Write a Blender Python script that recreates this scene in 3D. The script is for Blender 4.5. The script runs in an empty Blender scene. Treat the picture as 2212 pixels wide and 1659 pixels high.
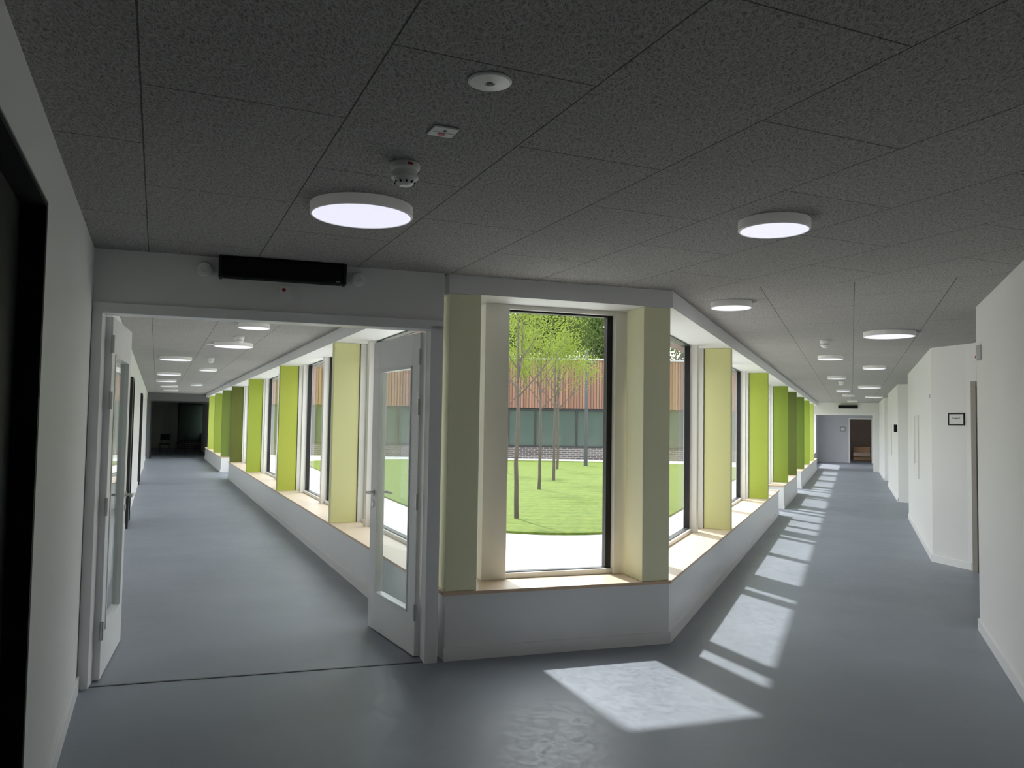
import bpy, bmesh, math, random
from mathutils import Vector, Matrix
random.seed(4)
sc = bpy.context.scene
try:
    sc.view_settings.view_transform = 'Standard'
    sc.view_settings.look = 'None'
    sc.view_settings.exposure = 0.36
    sc.view_settings.gamma = 1.16
except Exception: pass

# ---------------------------------------------------------------- materials
def newmat(name):
    m = bpy.data.materials.new(name); m.use_nodes = True
    nt = m.node_tree; b = nt.nodes.get('Principled BSDF')
    return m, nt, b
def N(nt, t, **kw):
    n = nt.nodes.new(t)
    for k, v in kw.items(): setattr(n, k, v)
    return n
def math_node(nt, op, a, b=None, c=None, clamp=False):
    n = nt.nodes.new('ShaderNodeMath'); n.operation = op; n.use_clamp = clamp
    for i, v in enumerate((a, b, c)):
        if v is None: continue
        if isinstance(v, (int, float)): n.inputs[i].default_value = v
        else: nt.links.new(v, n.inputs[i])
    return n.outputs[0]
def mixcol(nt, fac, a, b):
    n = nt.nodes.new('ShaderNodeMix'); n.data_type = 'RGBA'
    for i, v in ((0, fac), (6, a), (7, b)):
        if isinstance(v, (int, float)): n.inputs[i].default_value = v
        elif isinstance(v, tuple): n.inputs[i].default_value = (*v[:3], 1)
        else: nt.links.new(v, n.inputs[i])
    return n.outputs[2]
def paint(name, col, rough=0.5, var=0.04, scale=3.0, bump=0.0, bscale=200, metal=0.0, spec=None):
    m, nt, b = newmat(name)
    tc = N(nt, 'ShaderNodeTexCoord')
    no = N(nt, 'ShaderNodeTexNoise'); no.inputs['Scale'].default_value = scale; no.inputs['Detail'].default_value = 4
    nt.links.new(tc.outputs['Object'], no.inputs['Vector'])
    c = mixcol(nt, no.outputs['Fac'], tuple(x*(1-var) for x in col), tuple(min(1, x*(1+var)) for x in col))
    nt.links.new(c, b.inputs['Base Color'])
    b.inputs['Roughness'].default_value = rough
    b.inputs['Metallic'].default_value = metal
    if spec is not None: b.inputs['Specular IOR Level'].default_value = spec
    if bump > 0:
        n2 = N(nt, 'ShaderNodeTexNoise'); n2.inputs['Scale'].default_value = bscale
        nt.links.new(tc.outputs['Object'], n2.inputs['Vector'])
        bp = N(nt, 'ShaderNodeBump'); bp.inputs['Strength'].default_value = bump; bp.inputs['Distance'].default_value = 0.002
        nt.links.new(n2.outputs['Fac'], bp.inputs['Height']); nt.links.new(bp.outputs[0], b.inputs['Normal'])
    return m

M_wall = paint('wall_paint', (0.84, 0.835, 0.82), 0.6, 0.015, 1.5, 0.15, 260)
M_white = paint('white_gloss_paint', (0.90, 0.90, 0.895), 0.35, 0.015)
M_post = paint('window_post_paint', (0.90, 0.88, 0.82), 0.45, 0.015)
M_header = paint('header_paint', (0.88, 0.88, 0.87), 0.5, 0.015)
M_black = paint('black_lacquer', (0.004, 0.005, 0.006), 0.6, 0.1, spec=0.15)
M_darkframe = paint('anthracite_aluminium', (0.010, 0.011, 0.013), 0.4, 0.1, spec=0.3)
M_grey = paint('grey_trim', (0.30, 0.31, 0.30), 0.5)
M_metal = paint('brushed_steel', (0.55, 0.55, 0.55), 0.3, 0.05, 30, metal=1.0)
M_thr = paint('dark_threshold', (0.07, 0.075, 0.08), 0.45)
M_plastic = paint('white_plastic', (0.86, 0.86, 0.85), 0.35, 0.02)
M_red = paint('red_plastic', (0.5, 0.015, 0.02), 0.5)
M_brownwall = paint('brown_wall', (0.58, 0.44, 0.36), 0.7)
M_doorwood = paint('door_greige', (0.36, 0.33, 0.29), 0.5, 0.05)
M_greywall = paint('grey_blue_wall', (0.58, 0.60, 0.64), 0.6)
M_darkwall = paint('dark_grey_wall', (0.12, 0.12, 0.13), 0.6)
M_paper = paint('paper', (0.8, 0.8, 0.8), 0.7, 0.01)

def emis(name, col, s, base=(0.8, 0.8, 0.85)):
    m, nt, b = newmat(name)
    b.inputs['Base Color'].default_value = (*base, 1)
    b.inputs['Emission Color'].default_value = (*col, 1); b.inputs['Emission Strength'].default_value = s
    return m
M_lamp = emis('lamp_diffuser', (0.83, 0.82, 1.0), 0.70)
M_rim = emis('brightened_lamp_rim', (1.0, 0.97, 0.93), 0.03, (0.88, 0.87, 0.85))  # faint glow added so the rim looks lit by the windows

def glass(name, tint=(0.96, 0.98, 0.975), refl=1.0):
    m, nt, b = newmat(name); nt.nodes.remove(b)
    out = nt.nodes['Material Output']
    tr = N(nt, 'ShaderNodeBsdfTransparent'); tr.inputs[0].default_value = (*tint, 1)
    gl = N(nt, 'ShaderNodeBsdfGlossy'); gl.inputs['Roughness'].default_value = 0.01
    fr = N(nt, 'ShaderNodeFresnel'); fr.inputs[0].default_value = 1.45
    ge = N(nt, 'ShaderNodeNewGeometry')
    f = math_node(nt, 'MULTIPLY', fr.outputs[0], refl, clamp=True)
    f = math_node(nt, 'MULTIPLY', f, math_node(nt, 'SUBTRACT', 1.0, ge.outputs['Backfacing']))   # only the entering face reflects
    mx = N(nt, 'ShaderNodeMixShader')
    nt.links.new(f, mx.inputs[0]); nt.links.new(tr.outputs[0], mx.inputs[1]); nt.links.new(gl.outputs[0], mx.inputs[2])
    nt.links.new(mx.outputs[0], out.inputs['Surface'])
    return m
M_glass = glass('clear_glazing')
M_doorglass = glass('door_glazing', (0.90, 0.94, 0.93), 1.3)
M_bglass, nt, b = newmat('building_glazing')
b.inputs['Base Color'].default_value = (0.04, 0.058, 0.048, 1); b.inputs['Roughness'].default_value = 0.08
b.inputs['Specular IOR Level'].default_value = 0.26

# wood wool ceiling
def woodwool(name, u, v, a, bb):
    m, nt, b = newmat(name)
    tc = N(nt, 'ShaderNodeTexCoord')
    def dot(vec, off):
        d = N(nt, 'ShaderNodeVectorMath', operation='DOT_PRODUCT'); nt.links.new(tc.outputs['Object'], d.inputs[0])
        d.inputs[1].default_value = (vec[0], vec[1], 0)
        return math_node(nt, 'ADD', d.outputs['Value'], off)
    cb = N(nt, 'ShaderNodeCombineXYZ'); nt.links.new(dot(u, a), cb.inputs[0]); nt.links.new(dot(v, bb), cb.inputs[1])
    br = N(nt, 'ShaderNodeTexBrick'); nt.links.new(cb.outputs[0], br.inputs['Vector'])
    br.inputs['Scale'].default_value = 1.0; br.inputs['Mortar Size'].default_value = 0.0032
    br.inputs['Mortar Smooth'].default_value = 0.2
    br.inputs['Brick Width'].default_value = 1.17; br.inputs['Row Height'].default_value = 0.63
    br.inputs['Color1'].default_value = (0.95, 0.95, 0.95, 1); br.inputs['Color2'].default_value = (1, 1, 1, 1)
    br.inputs['Mortar'].default_value = (0.30, 0.30, 0.30, 1)
    wn = N(nt, 'ShaderNodeTexNoise'); wn.inputs['Scale'].default_value = 16; wn.inputs['Detail'].default_value = 2
    nt.links.new(tc.outputs['Object'], wn.inputs['Vector'])
    ws = N(nt, 'ShaderNodeVectorMath', operation='SCALE'); nt.links.new(wn.outputs['Color'], ws.inputs[0]); ws.inputs['Scale'].default_value = 0.06
    wa = N(nt, 'ShaderNodeVectorMath', operation='ADD'); nt.links.new(tc.outputs['Object'], wa.inputs[0]); nt.links.new(ws.outputs[0], wa.inputs[1])
    lines = None
    for i, (scl, w) in enumerate(((62, 0.085), (74, 0.09), (88, 0.10), (70, 0.08))):
        mp = N(nt, 'ShaderNodeMapping'); mp.inputs['Location'].default_value = (i*7.3, i*3.1, 0)
        mp.inputs['Rotation'].default_value = (0, 0, 0.3+i*0.79); mp.inputs['Scale'].default_value = (1, 0.24, 0)
        nt.links.new(wa.outputs[0], mp.inputs['Vector'])
        vo = N(nt, 'ShaderNodeTexVoronoi'); vo.feature = 'DISTANCE_TO_EDGE'; vo.voronoi_dimensions = '2D'
        vo.inputs['Scale'].default_value = scl
        nt.links.new(mp.outputs[0], vo.inputs['Vector'])
        l = math_node(nt, 'SUBTRACT', 1.0, math_node(nt, 'DIVIDE', vo.outputs['Distance'], w), clamp=True)
        l = math_node(nt, 'MULTIPLY', l, 1.0-0.15*i)
        lines = l if lines is None else math_node(nt, 'MAXIMUM', lines, l)
    fine = N(nt, 'ShaderNodeTexNoise'); fine.inputs['Scale'].default_value = 90; fine.inputs['Detail'].default_value = 3
    nt.links.new(tc.outputs['Object'], fine.inputs['Vector'])
    fr = N(nt, 'ShaderNodeMapRange'); fr.inputs[1].default_value = 0.36; fr.inputs[2].default_value = 0.64
    nt.links.new(fine.outputs['Fac'], fr.inputs[0])
    base = mixcol(nt, fr.outputs[0], (0.17, 0.163, 0.157), (0.33, 0.318, 0.308))
    c = mixcol(nt, lines, base, (0.52, 0.505, 0.49))
    mu = N(nt, 'ShaderNodeMix'); mu.data_type = 'RGBA'; mu.blend_type = 'MULTIPLY'; mu.inputs[0].default_value = 1
    nt.links.new(c, mu.inputs[6]); nt.links.new(br.outputs['Color'], mu.inputs[7])
    nt.links.new(mu.outputs[2], b.inputs['Base Color']); b.inputs['Roughness'].default_value = 0.95
    b.inputs['Specular IOR Level'].default_value = 0.1
    h = math_node(nt, 'SUBTRACT', math_node(nt, 'ADD', lines, math_node(nt, 'MULTIPLY', fr.outputs[0], 0.3)), math_node(nt, 'MULTIPLY', br.outputs['Fac'], 1.0))
    bp = N(nt, 'ShaderNodeBump'); bp.inputs['Strength'].default_value = 0.12; bp.inputs['Distance'].default_value = 0.002
    nt.links.new(h, bp.inputs['Height']); nt.links.new(bp.outputs[0], b.inputs['Normal'])
    return m

# linoleum floor
M_floor, nt, b = newmat('blue_grey_linoleum')
tc = N(nt, 'ShaderNodeTexCoord')
n1 = N(nt, 'ShaderNodeTexNoise'); n1.inputs['Scale'].default_value = 1.4; n1.inputs['Detail'].default_value = 4
n2 = N(nt, 'ShaderNodeTexNoise'); n2.inputs['Scale'].default_value = 11; n2.inputs['Detail'].default_value = 9; n2.inputs['Distortion'].default_value = 1.6; n2.inputs['Roughness'].default_value = 0.62
for n in (n1, n2): nt.links.new(tc.outputs['Object'], n.inputs['Vector'])
f = math_node(nt, 'ADD', math_node(nt, 'MULTIPLY', n1.outputs['Fac'], 0.4), math_node(nt, 'MULTIPLY', n2.outputs['Fac'], 0.6))
fm = N(nt, 'ShaderNodeMapRange'); fm.inputs[1].default_value = 0.32; fm.inputs[2].default_value = 0.68; nt.links.new(f, fm.inputs[0])
c = mixcol(nt, fm.outputs[0], (0.165, 0.188, 0.228), (0.250, 0.276, 0.325))
nt.links.new(c, b.inputs['Base Color'])
rr = N(nt, 'ShaderNodeMapRange'); rr.inputs[1].default_value = 0.3; rr.inputs[2].default_value = 0.7; rr.inputs[3].default_value = 0.38; rr.inputs[4].default_value = 0.60
nt.links.new(n2.outputs['Fac'], rr.inputs[0]); nt.links.new(rr.outputs[0], b.inputs['Roughness'])
bp = N(nt, 'ShaderNodeBump'); bp.inputs['Strength'].default_value = 0.12; bp.inputs['Distance'].default_value = 0.004
nt.links.new(n2.outputs['Fac'], bp.inputs['Height']); nt.links.new(bp.outputs[0], b.inputs['Normal'])

# birch board
def woodmat(name, c1, c2, rough=0.4):
    m, nt, b = newmat(name)
    tc = N(nt, 'ShaderNodeTexCoord'); mp = N(nt, 'ShaderNodeMapping'); mp.inputs['Scale'].default_value = (0.8, 12, 12)
    nt.links.new(tc.outputs['Object'], mp.inputs[0])
    no = N(nt, 'ShaderNodeTexNoise'); no.inputs['Scale'].default_value = 4; no.inputs['Detail'].default_value = 6
    nt.links.new(mp.outputs[0], no.inputs['Vector'])
    nt.links.new(mixcol(nt, no.outputs['Fac'], c1, c2), b.inputs['Base Color']); b.inputs['Roughness'].default_value = rough
    return m
M_birch = woodmat('birch_board', (0.74, 0.56, 0.40), (0.85, 0.70, 0.53))
M_edge = woodmat('board_edge', (0.66, 0.44, 0.28), (0.78, 0.56, 0.38))
M_sofawood = woodmat('oak', (0.35, 0.2, 0.1), (0.45, 0.28, 0.15))

# exterior
M_conc = paint('pale_concrete_paving', (0.58, 0.575, 0.56), 0.9, 0.06, 2.0)
M_grass, nt, b = newmat('mown_grass')
tc = N(nt, 'ShaderNodeTexCoord')
n1 = N(nt, 'ShaderNodeTexNoise'); n1.inputs['Scale'].default_value = 0.6; n1.inputs['Detail'].default_value = 3
n2 = N(nt, 'ShaderNodeTexNoise'); n2.inputs['Scale'].default_value = 9; n2.inputs['Detail'].default_value = 9; n2.inputs['Roughness'].default_value = 0.75
for n in (n1, n2): nt.links.new(tc.outputs['Object'], n.inputs['Vector'])
wv = N(nt, 'ShaderNodeTexWave'); wv.inputs['Scale'].default_value = 0.55; wv.inputs['Distortion'].default_value = 1.0; wv.bands_direction = 'Y'
nt.links.new(tc.outputs['Object'], wv.inputs['Vector'])
cr = N(nt, 'ShaderNodeMapRange'); cr.inputs[1].default_value = 0.38; cr.inputs[2].default_value = 0.62; nt.links.new(n2.outputs['Fac'], cr.inputs[0])
f = math_node(nt, 'ADD', math_node(nt, 'MULTIPLY', cr.outputs[0], 0.55), math_node(nt, 'MULTIPLY', wv.outputs['Fac'], 0.17))
f = math_node(nt, 'ADD', f, math_node(nt, 'MULTIPLY', n1.outputs['Fac'], 0.28))
nt.links.new(mixcol(nt, f, (0.024, 0.060, 0.004), (0.135, 0.175, 0.022)), b.inputs['Base Color']); b.inputs['Roughness'].default_value = 0.9
b.inputs['Specular IOR Level'].default_value = 0.15
bp = N(nt, 'ShaderNodeBump'); bp.inputs['Strength'].default_value = 0.5; bp.inputs['Distance'].default_value = 0.02
nt.links.new(n2.outputs['Fac'], bp.inputs['Height']); nt.links.new(bp.outputs[0], b.inputs['Normal'])

M_clad, nt, b = newmat('larch_cladding')
tc = N(nt, 'ShaderNodeTexCoord')
sx = N(nt, 'ShaderNodeSeparateXYZ'); nt.links.new(tc.outputs['Object'], sx.inputs[0])
fx = math_node(nt, 'FRACT', math_node(nt, 'MULTIPLY', sx.outputs[0], 7.0))
gap = math_node(nt, 'LESS_THAN', fx, 0.28)
wn = N(nt, 'ShaderNodeTexWhiteNoise'); wn.noise_dimensions = '1D'
nt.links.new(math_node(nt, 'FLOOR', math_node(nt, 'MULTIPLY', sx.outputs[0], 7.0)), wn.inputs['W'])
cc = mixcol(nt, wn.outputs['Value'], (0.12, 0.046, 0.024), (0.21, 0.098, 0.058))
nt.links.new(mixcol(nt, gap, cc, (0.030, 0.013, 0.009)), b.inputs['Base Color']); b.inputs['Roughness'].default_value = 0.8

M_brick, nt, b = newmat('dark_brick')
tc = N(nt, 'ShaderNodeTexCoord'); mp = N(nt, 'ShaderNodeMapping'); mp.inputs['Rotation'].default_value = (math.radians(90), 0, 0)
nt.links.new(tc.outputs['Object'], mp.inputs[0])
br = N(nt, 'ShaderNodeTexBrick'); nt.links.new(mp.outputs[0], br.inputs['Vector'])
br.inputs['Scale'].default_value = 1; br.inputs['Brick Width'].default_value = 0.3; br.inputs['Row Height'].default_value = 0.1
br.inputs['Mortar Size'].default_value = 0.012
br.inputs['Color1'].default_value = (0.03, 0.025, 0.025, 1); br.inputs['Color2'].default_value = (0.06, 0.045, 0.044, 1); br.inputs['Mortar'].default_value = (0.22, 0.21, 0.20, 1)
nt.links.new(br.outputs['Color'], b.inputs['Base Color']); b.inputs['Roughness'].default_value = 0.9

M_bark = paint('bark', (0.065, 0.050, 0.038), 0.9, 0.4, 12)
M_bark2 = paint('grey_bark', (0.030, 0.026, 0.022), 0.9, 0.4, 6)
def leafmat(name, c1, c2):
    m, nt, b = newmat(name); nt.nodes.remove(b); out = nt.nodes['Material Output']
    tc = N(nt, 'ShaderNodeTexCoord'); no = N(nt, 'ShaderNodeTexNoise'); no.inputs['Scale'].default_value = 9
    nt.links.new(tc.outputs['Object'], no.inputs['Vector'])
    c = mixcol(nt, no.outputs['Fac'], c1, c2)
    d = N(nt, 'ShaderNodeBsdfDiffuse'); t = N(nt, 'ShaderNodeBsdfTranslucent')
    nt.links.new(c, d.inputs[0]); nt.links.new(c, t.inputs[0])
    mx = N(nt, 'ShaderNodeMixShader'); mx.inputs[0].default_value = 0.5
    nt.links.new(d.outputs[0], mx.inputs[1]); nt.links.new(t.outputs[0], mx.inputs[2]); nt.links.new(mx.outputs[0], out.inputs['Surface'])
    return m
M_leaf = leafmat('spring_leaves', (0.09, 0.13, 0.014), (0.21, 0.265, 0.045))
M_leaf2 = leafmat('dark_leaves', (0.020, 0.038, 0.008), (0.075, 0.11, 0.028))

# ---------------------------------------------------------------- helpers
def link(o): sc.collection.objects.link(o); return o
def par(c, p):
    c.parent = p; c.matrix_parent_inverse = p.matrix_basis.inverted(); return c
def top(o, label, cat, group=None):
    o['label'] = label; o['category'] = cat
    if group: o['group'] = group
    return o
def struct(o, label=None):
    o['kind'] = 'structure'
    if label: o['label'] = label
    return o
def empty(name, loc, rz=0):
    o = bpy.data.objects.new(name, None); o.location = loc; o.rotation_euler = (0, 0, rz); o.empty_display_size = 0.1
    return link(o)
class Frame:
    def __init__(s, O, d, sgn):
        s.O = O; l = math.hypot(*d); s.d = (d[0]/l, d[1]/l); s.sgn = sgn
        s.n = (-s.d[1]*sgn, s.d[0]*sgn); s.ang = math.atan2(s.d[1], s.d[0])
    def p(s, a, n): return (s.O[0]+s.d[0]*a+s.n[0]*n, s.O[1]+s.d[1]*a+s.n[1]*n)
def bm_obj(name, bm, mats, loc=(0, 0, 0), rz=0, smooth=False):
    me = bpy.data.meshes.new(name); bmesh.ops.recalc_face_normals(bm, faces=bm.faces); bm.to_mesh(me); bm.free()
    for m in mats: me.materials.append(m)
    if smooth:
        for p in me.polygons: p.use_smooth = True
    o = bpy.data.objects.new(name, me); o.location = loc; o.rotation_euler = (0, 0, rz)
    return link(o)
def add_box(bm, x0, x1, y0, y1, z0, z1, mi=0, bev=0.0):
    t = bmesh.new()
    r = bmesh.ops.create_cube(t, size=1)
    for v in t.verts:
        v.co = Vector(((x0+x1)/2+v.co.x*(x1-x0), (y0+y1)/2+v.co.y*(y1-y0), (z0+z1)/2+v.co.z*(z1-z0)))
    if bev > 0: bmesh.ops.bevel(t, geom=t.edges[:], offset=bev, segments=2, affect='EDGES', profile=0.5)
    vm = {v: bm.verts.new(v.co) for v in t.verts}
    for f in t.faces:
        nf = bm.faces.new([vm[v] for v in f.verts]); nf.material_index = mi
    t.free()
def boxes(name, F, lst, mats, bev=0.0, par_to=None):
    """lst of (s0,s1,n0,n1,z0,z1[,mi])"""
    s0 = min(b[0] for b in lst); s1 = max(b[1] for b in lst); n0 = min(b[2] for b in lst); n1 = max(b[3] for b in lst); z0 = min(b[4] for b in lst)
    sm, nm = (s0+s1)/2, (n0+n1)/2
    bm = bmesh.new()
    for b in lst:
        ya, yb = F.sgn*(b[2]-nm), F.sgn*(b[3]-nm)
        add_box(bm, b[0]-sm, b[1]-sm, min(ya, yb), max(ya, yb), b[4]-z0, b[5]-z0, b[6] if len(b) > 6 else 0, bev)
    x, y = F.p(sm, nm)
    o = bm_obj(name, bm, mats if isinstance(mats, list) else [mats], (x, y, z0), F.ang)
    if par_to: par(o, par_to)
    return o
def prism(name, pts, z0, z1, mats, par_to=None, side_mi=0):
    cx = sum(p[0] for p in pts)/len(pts); cy = sum(p[1] for p in pts)/len(pts)
    bm = bmesh.new()
    a = [bm.verts.new((p[0]-cx, p[1]-cy, 0)) for p in pts]; t = [bm.verts.new((p[0]-cx, p[1]-cy, z1-z0)) for p in pts]
    f1 = bm.faces.new(a); f2 = bm.faces.new(t)
    n = len(pts)
    for i in range(n): bm.faces.new((a[i], a[(i+1) % n], t[(i+1) % n], t[i])).material_index = side_mi
    bm.normal_update()
    bmesh.ops.triangulate(bm, faces=[f1, f2])
    o = bm_obj(name, bm, mats if isinstance(mats, list) else [mats], (cx, cy, z0))
    if par_to: par(o, par_to)
    return o
def lathe_mesh(name, prof, mats, seg=40, idx=None):
    bm = bmesh.new(); rings = []
    for r, z in prof:
        if r < 1e-6: rings.append([bm.verts.new((0, 0, z))])
        else: rings.append([bm.verts.new((r*math.cos(2*math.pi*i/seg), r*math.sin(2*math.pi*i/seg), z)) for i in range(seg)])
    for k in range(len(rings)-1):
        A, B = rings[k], rings[k+1]
        for i in range(seg):
            j = (i+1) % seg
            if len(A) == 1 and len(B) == 1: continue
            if len(A) == 1: f = bm.faces.new((A[0], B[i], B[j]))
            elif len(B) == 1: f = bm.faces.new((A[i], A[j], B[0]))
            else: f = bm.faces.new((A[i], A[j], B[j], B[i]))
            if idx: f.material_index = idx[k]
    bmesh.ops.recalc_face_normals(bm, faces=bm.faces)
    me = bpy.data.meshes.new(name); bm.to_mesh(me); bm.free()
    for m in mats: me.materials.append(m)
    return me
def tube(bm, p0, p1, r0, r1, seg=6, mi=0, caps=True):
    p0, p1 = Vector(p0), Vector(p1); d = (p1-p0).normalized()
    a = d.orthogonal().normalized(); b2 = d.cross(a)
    A = [bm.verts.new(p0+(a*math.cos(2*math.pi*i/seg)+b2*math.sin(2*math.pi*i/seg))*r0) for i in range(seg)]
    B = [bm.verts.new(p1+(a*math.cos(2*math.pi*i/seg)+b2*math.sin(2*math.pi*i/seg))*r1) for i in range(seg)]
    for i in range(seg):
        f = bm.faces.new((A[i], A[(i+1) % seg], B[(i+1) % seg], B[i])); f.material_index = mi
    if caps:
        for R in (A, B):
            f = bm.faces.new(R); f.material_index = mi

# ---------------------------------------------------------------- layout
CEIL = 2.62; HD = 2.49
A = (1.202, 6.064); B = (-0.439, 5.510); C = (-2.530, 4.842)
FL = Frame(B, (-0.437, 1), -1)      # courtyard facade, corridor one (n toward the courtyard)
FR = Frame(A, (0.42, 1), 1)         # courtyard facade, corridor two
FC = Frame(B, (A[0]-B[0], A[1]-B[1]), 1)
FD = Frame(C, (B[0]-C[0], B[1]-C[1]), 1)
FW = Frame(C, (-0.437, 1), -1)      # outer wall of corridor one, n toward corridor
LC = math.hypot(A[0]-B[0], A[1]-B[1]); LD = math.hypot(B[0]-C[0], B[1]-C[1])
DEP = 0.46
def isect(F1, n1, F2, n2):
    p = F1.p(0, n1); q = F2.p(0, n2); d, e = F1.d, F2.d
    det = d[0]*(-e[1])+e[0]*d[1]
    t = ((q[0]-p[0])*(-e[1])+e[0]*(q[1]-p[1]))/det
    return (p[0]+d[0]*t, p[1]+d[1]*t)
Bb = isect(FC, DEP, FL, DEP); Ab = isect(FC, DEP, FR, DEP)
W = 2.18
def rw(Y): return (1.025+0.42*Y, Y)

# ceiling and floor
mw1 = woodwool('wood_wool_panels', FL.d, (FL.d[1], -FL.d[0]), -2.683+0.585, 0.081)
vR = (FR.d[1], -FR.d[0])
mw2 = woodwool('wood_wool_panels_turned', FR.d, vR, -(A[0]*FR.d[0]+A[1]*FR.d[1]), -(A[0]*vR[0]+A[1]*vR[1]))
SL, SR = 44.0, 46.0
bm = bmesh.new()
pts1 = [A, B, FL.p(SL, 0), FL.p(SL, -W-0.1), (-0.7, -2.0), (3.2, -2.0), (A[0]+vR[0]*6, A[1]+vR[1]*6)]
f1 = bm.faces.new([bm.verts.new((*p, 0)) for p in pts1]); f1.material_index = 0
pts2 = [A, (A[0]+vR[0]*6, A[1]+vR[1]*6), FR.p(SR, -6), FR.p(SR, 0)]
f2 = bm.faces.new([bm.verts.new((*p, 0)) for p in pts2]); f2.material_index = 1
bm.normal_update()
bmesh.ops.triangulate(bm, faces=[f1, f2])
me = bpy.data.meshes.new('ceiling'); bm.to_mesh(me); bm.free(); me.materials.append(mw1); me.materials.append(mw2)
ce = link(bpy.data.objects.new('ceiling', me)); ce.location = (0, 0, CEIL); struct(ce, 'grey wood-wool acoustic panel ceiling')
# roof deck above the ceiling keeps daylight out
struct(prism('trim_1', [FL.p(SL, 0.62), FL.p(SL, -W-0.5), (-1.2, -2.4), (3.2, -2.4), FR.p(0, -6.5), FR.p(SR, -6.5), FR.p(SR, 0.62), isect(FC, 0.62, FR, 0.62), isect(FC, 0.62, FL, 0.62)], 3.0, 3.2, M_darkwall), 'roof deck')
fl = prism('floor', [A, isect(FC, 0.5, FR, 0.5), FR.p(SR, 0.5), FR.p(SR, -6), (A[0]+vR[0]*6, A[1]+vR[1]*6), (3.2, -2.0), (-0.7, -2.0), FL.p(SL, -W-0.1), FL.p(SL, 0.5), isect(FC, 0.5, FL, 0.5), B], -0.15, 0.0, M_floor)
struct(fl, 'blue-grey linoleum floor')
struct(prism('floor.001', [A, B, isect(FC, 0.5, FL, 0.5), isect(FC, 0.5, FR, 0.5)], -0.15, -0.0005, M_floor), 'floor under the window bench')

# headers
def header(name, pts): struct(prism(name, pts, HD, 3.0, M_header), 'white painted beam above the windows')
header('trim_2', [B, A, Ab, Bb])
header('trim_3', [B, Bb, FL.p(SL, DEP), FL.p(SL, 0)])
header('trim_4', [A, FR.p(SR, 0), FR.p(SR, DEP), Ab])
# exterior cladding above corridor windows
struct(boxes('wall_courtyard_upper', FL, [(0.6, SL, 0.462, 0.6, HD-0.02, 3.4)], M_clad))
struct(boxes('wall_courtyard_upper.001', FR, [(0.4, SR, 0.462, 0.6, HD-0.02, 3.4)], M_clad))

# outer walls
inner = [rw(-1.2), (3.81, 6.63), (5.65, 5.86), (6.3, 7.6), (5.34, 9.30), (5.315, 9.47), (5.18, 10.0), rw(14.8), (7.75, 14.62), (8.95, 17.75), rw(18.1), rw(23.1), (11.1, 22.9), (12.2, 25.2), rw(25.6), FR.p(SR, -W)]
outer = [FR.p(SR, -7), (11.0, -1.5), (0.6, -1.5)]
struct(prism('wall_right', inner+outer, 0, 2.9, M_wall), 'white painted corridor wall with splayed niches')
sN = -2.25
fw_boxes = [(sN, SL, -0.35, 0, 0, 2.9), (-7.2, -3.45, -0.35, 0, 0, 2.9), (-3.45, sN, -0.35, 0, 2.34, 2.9), (-3.45, sN, -0.35, -0.12, 0, 2.34)]
struct(boxes('wall_left', FW, fw_boxes, M_wall), 'white painted wall')
struct(boxes('wall_back', Frame((-1, -1.2), (1, 0), -1), [(0, 4, 0, 0.2, 0, 2.9)], M_wall))

# baseboards
def polybase(name, pts, side, h=0.085, t=0.014):
    """thin board following wall base; side=+1 -> board lies left of the travel direction"""
    bm = bmesh.new()
    for i in range(len(pts)-1):
        F = Frame(pts[i], (pts[i+1][0]-pts[i][0], pts[i+1][1]-pts[i][1]), 1)
        L = math.hypot(pts[i+1][0]-pts[i][0], pts[i+1][1]-pts[i][1])
        q = [F.p(0, 0.001*side), F.p(L, 0.001*side), F.p(L+t*0.6, t*side), F.p(-t*0.6, t*side)]
        lo = [bm.verts.new((*p, 0)) for p in q]; hi = [bm.verts.new((*p, h)) for p in q]
        bm.faces.new(lo); bm.faces.new(hi)
        for k in range(4): bm.faces.new((lo[k], lo[(k+1) % 4], hi[(k+1) % 4], hi[k]))
    return struct(bm_obj(name, bm, [M_white]))
polybase('baseboard_right', [rw(-1.1), (3.81, 6.63), (4.3, 6.42)], 1)
polybase('baseboard_right.001', [(5.33, 9.42), (5.18, 10.0), rw(14.8)], 1)
polybase('baseboard_right.002', [rw(18.1), rw(23.1)], 1)
polybase('baseboard_right.003', [rw(25.6), FR.p(27.5, -W)], 1)
polybase('baseboard_left', [FW.p(sN+0.03, 0), FW.p(-0.02, 0)], -1)
polybase('baseboard_left.001', [FW.p(0.2, 0), FW.p(7.5, 0)], -1)
polybase('baseboard_left.002', [FW.p(8.9, 0), FW.p(29.8, 0)], -1)

# ---------------------------------------------------------------- door wall
OP0, OP1, OPZ = 0.03, 2.10, 2.26
struct(boxes('wall_center', FD, [(0.0, OP0, 0, 0.12, 0, 2.9), (OP1, LD-0.035, 0, 0.12, 0, 2.9), (OP0, OP1, 0, 0.12, OPZ, 2.9)], M_wall), 'white wall above the double door')
struct(boxes('trim_5', FD, [(0.004, OP0+0.03, -0.015, 0.135, 0, OPZ), (OP1-0.03, LD-0.04, -0.015, 0.135, 0, OPZ), (0.004, LD-0.04, -0.015, 0.135, OPZ-0.03, OPZ+0.035)], M_white, 0.003), 'white painted door frame')
struct(boxes('trim_6', FD, [(OP0+0.03, OP1-0.03, 0.025, 0.043, 0.0, 0.004)], M_thr), 'thin dark metal threshold strip')

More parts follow.
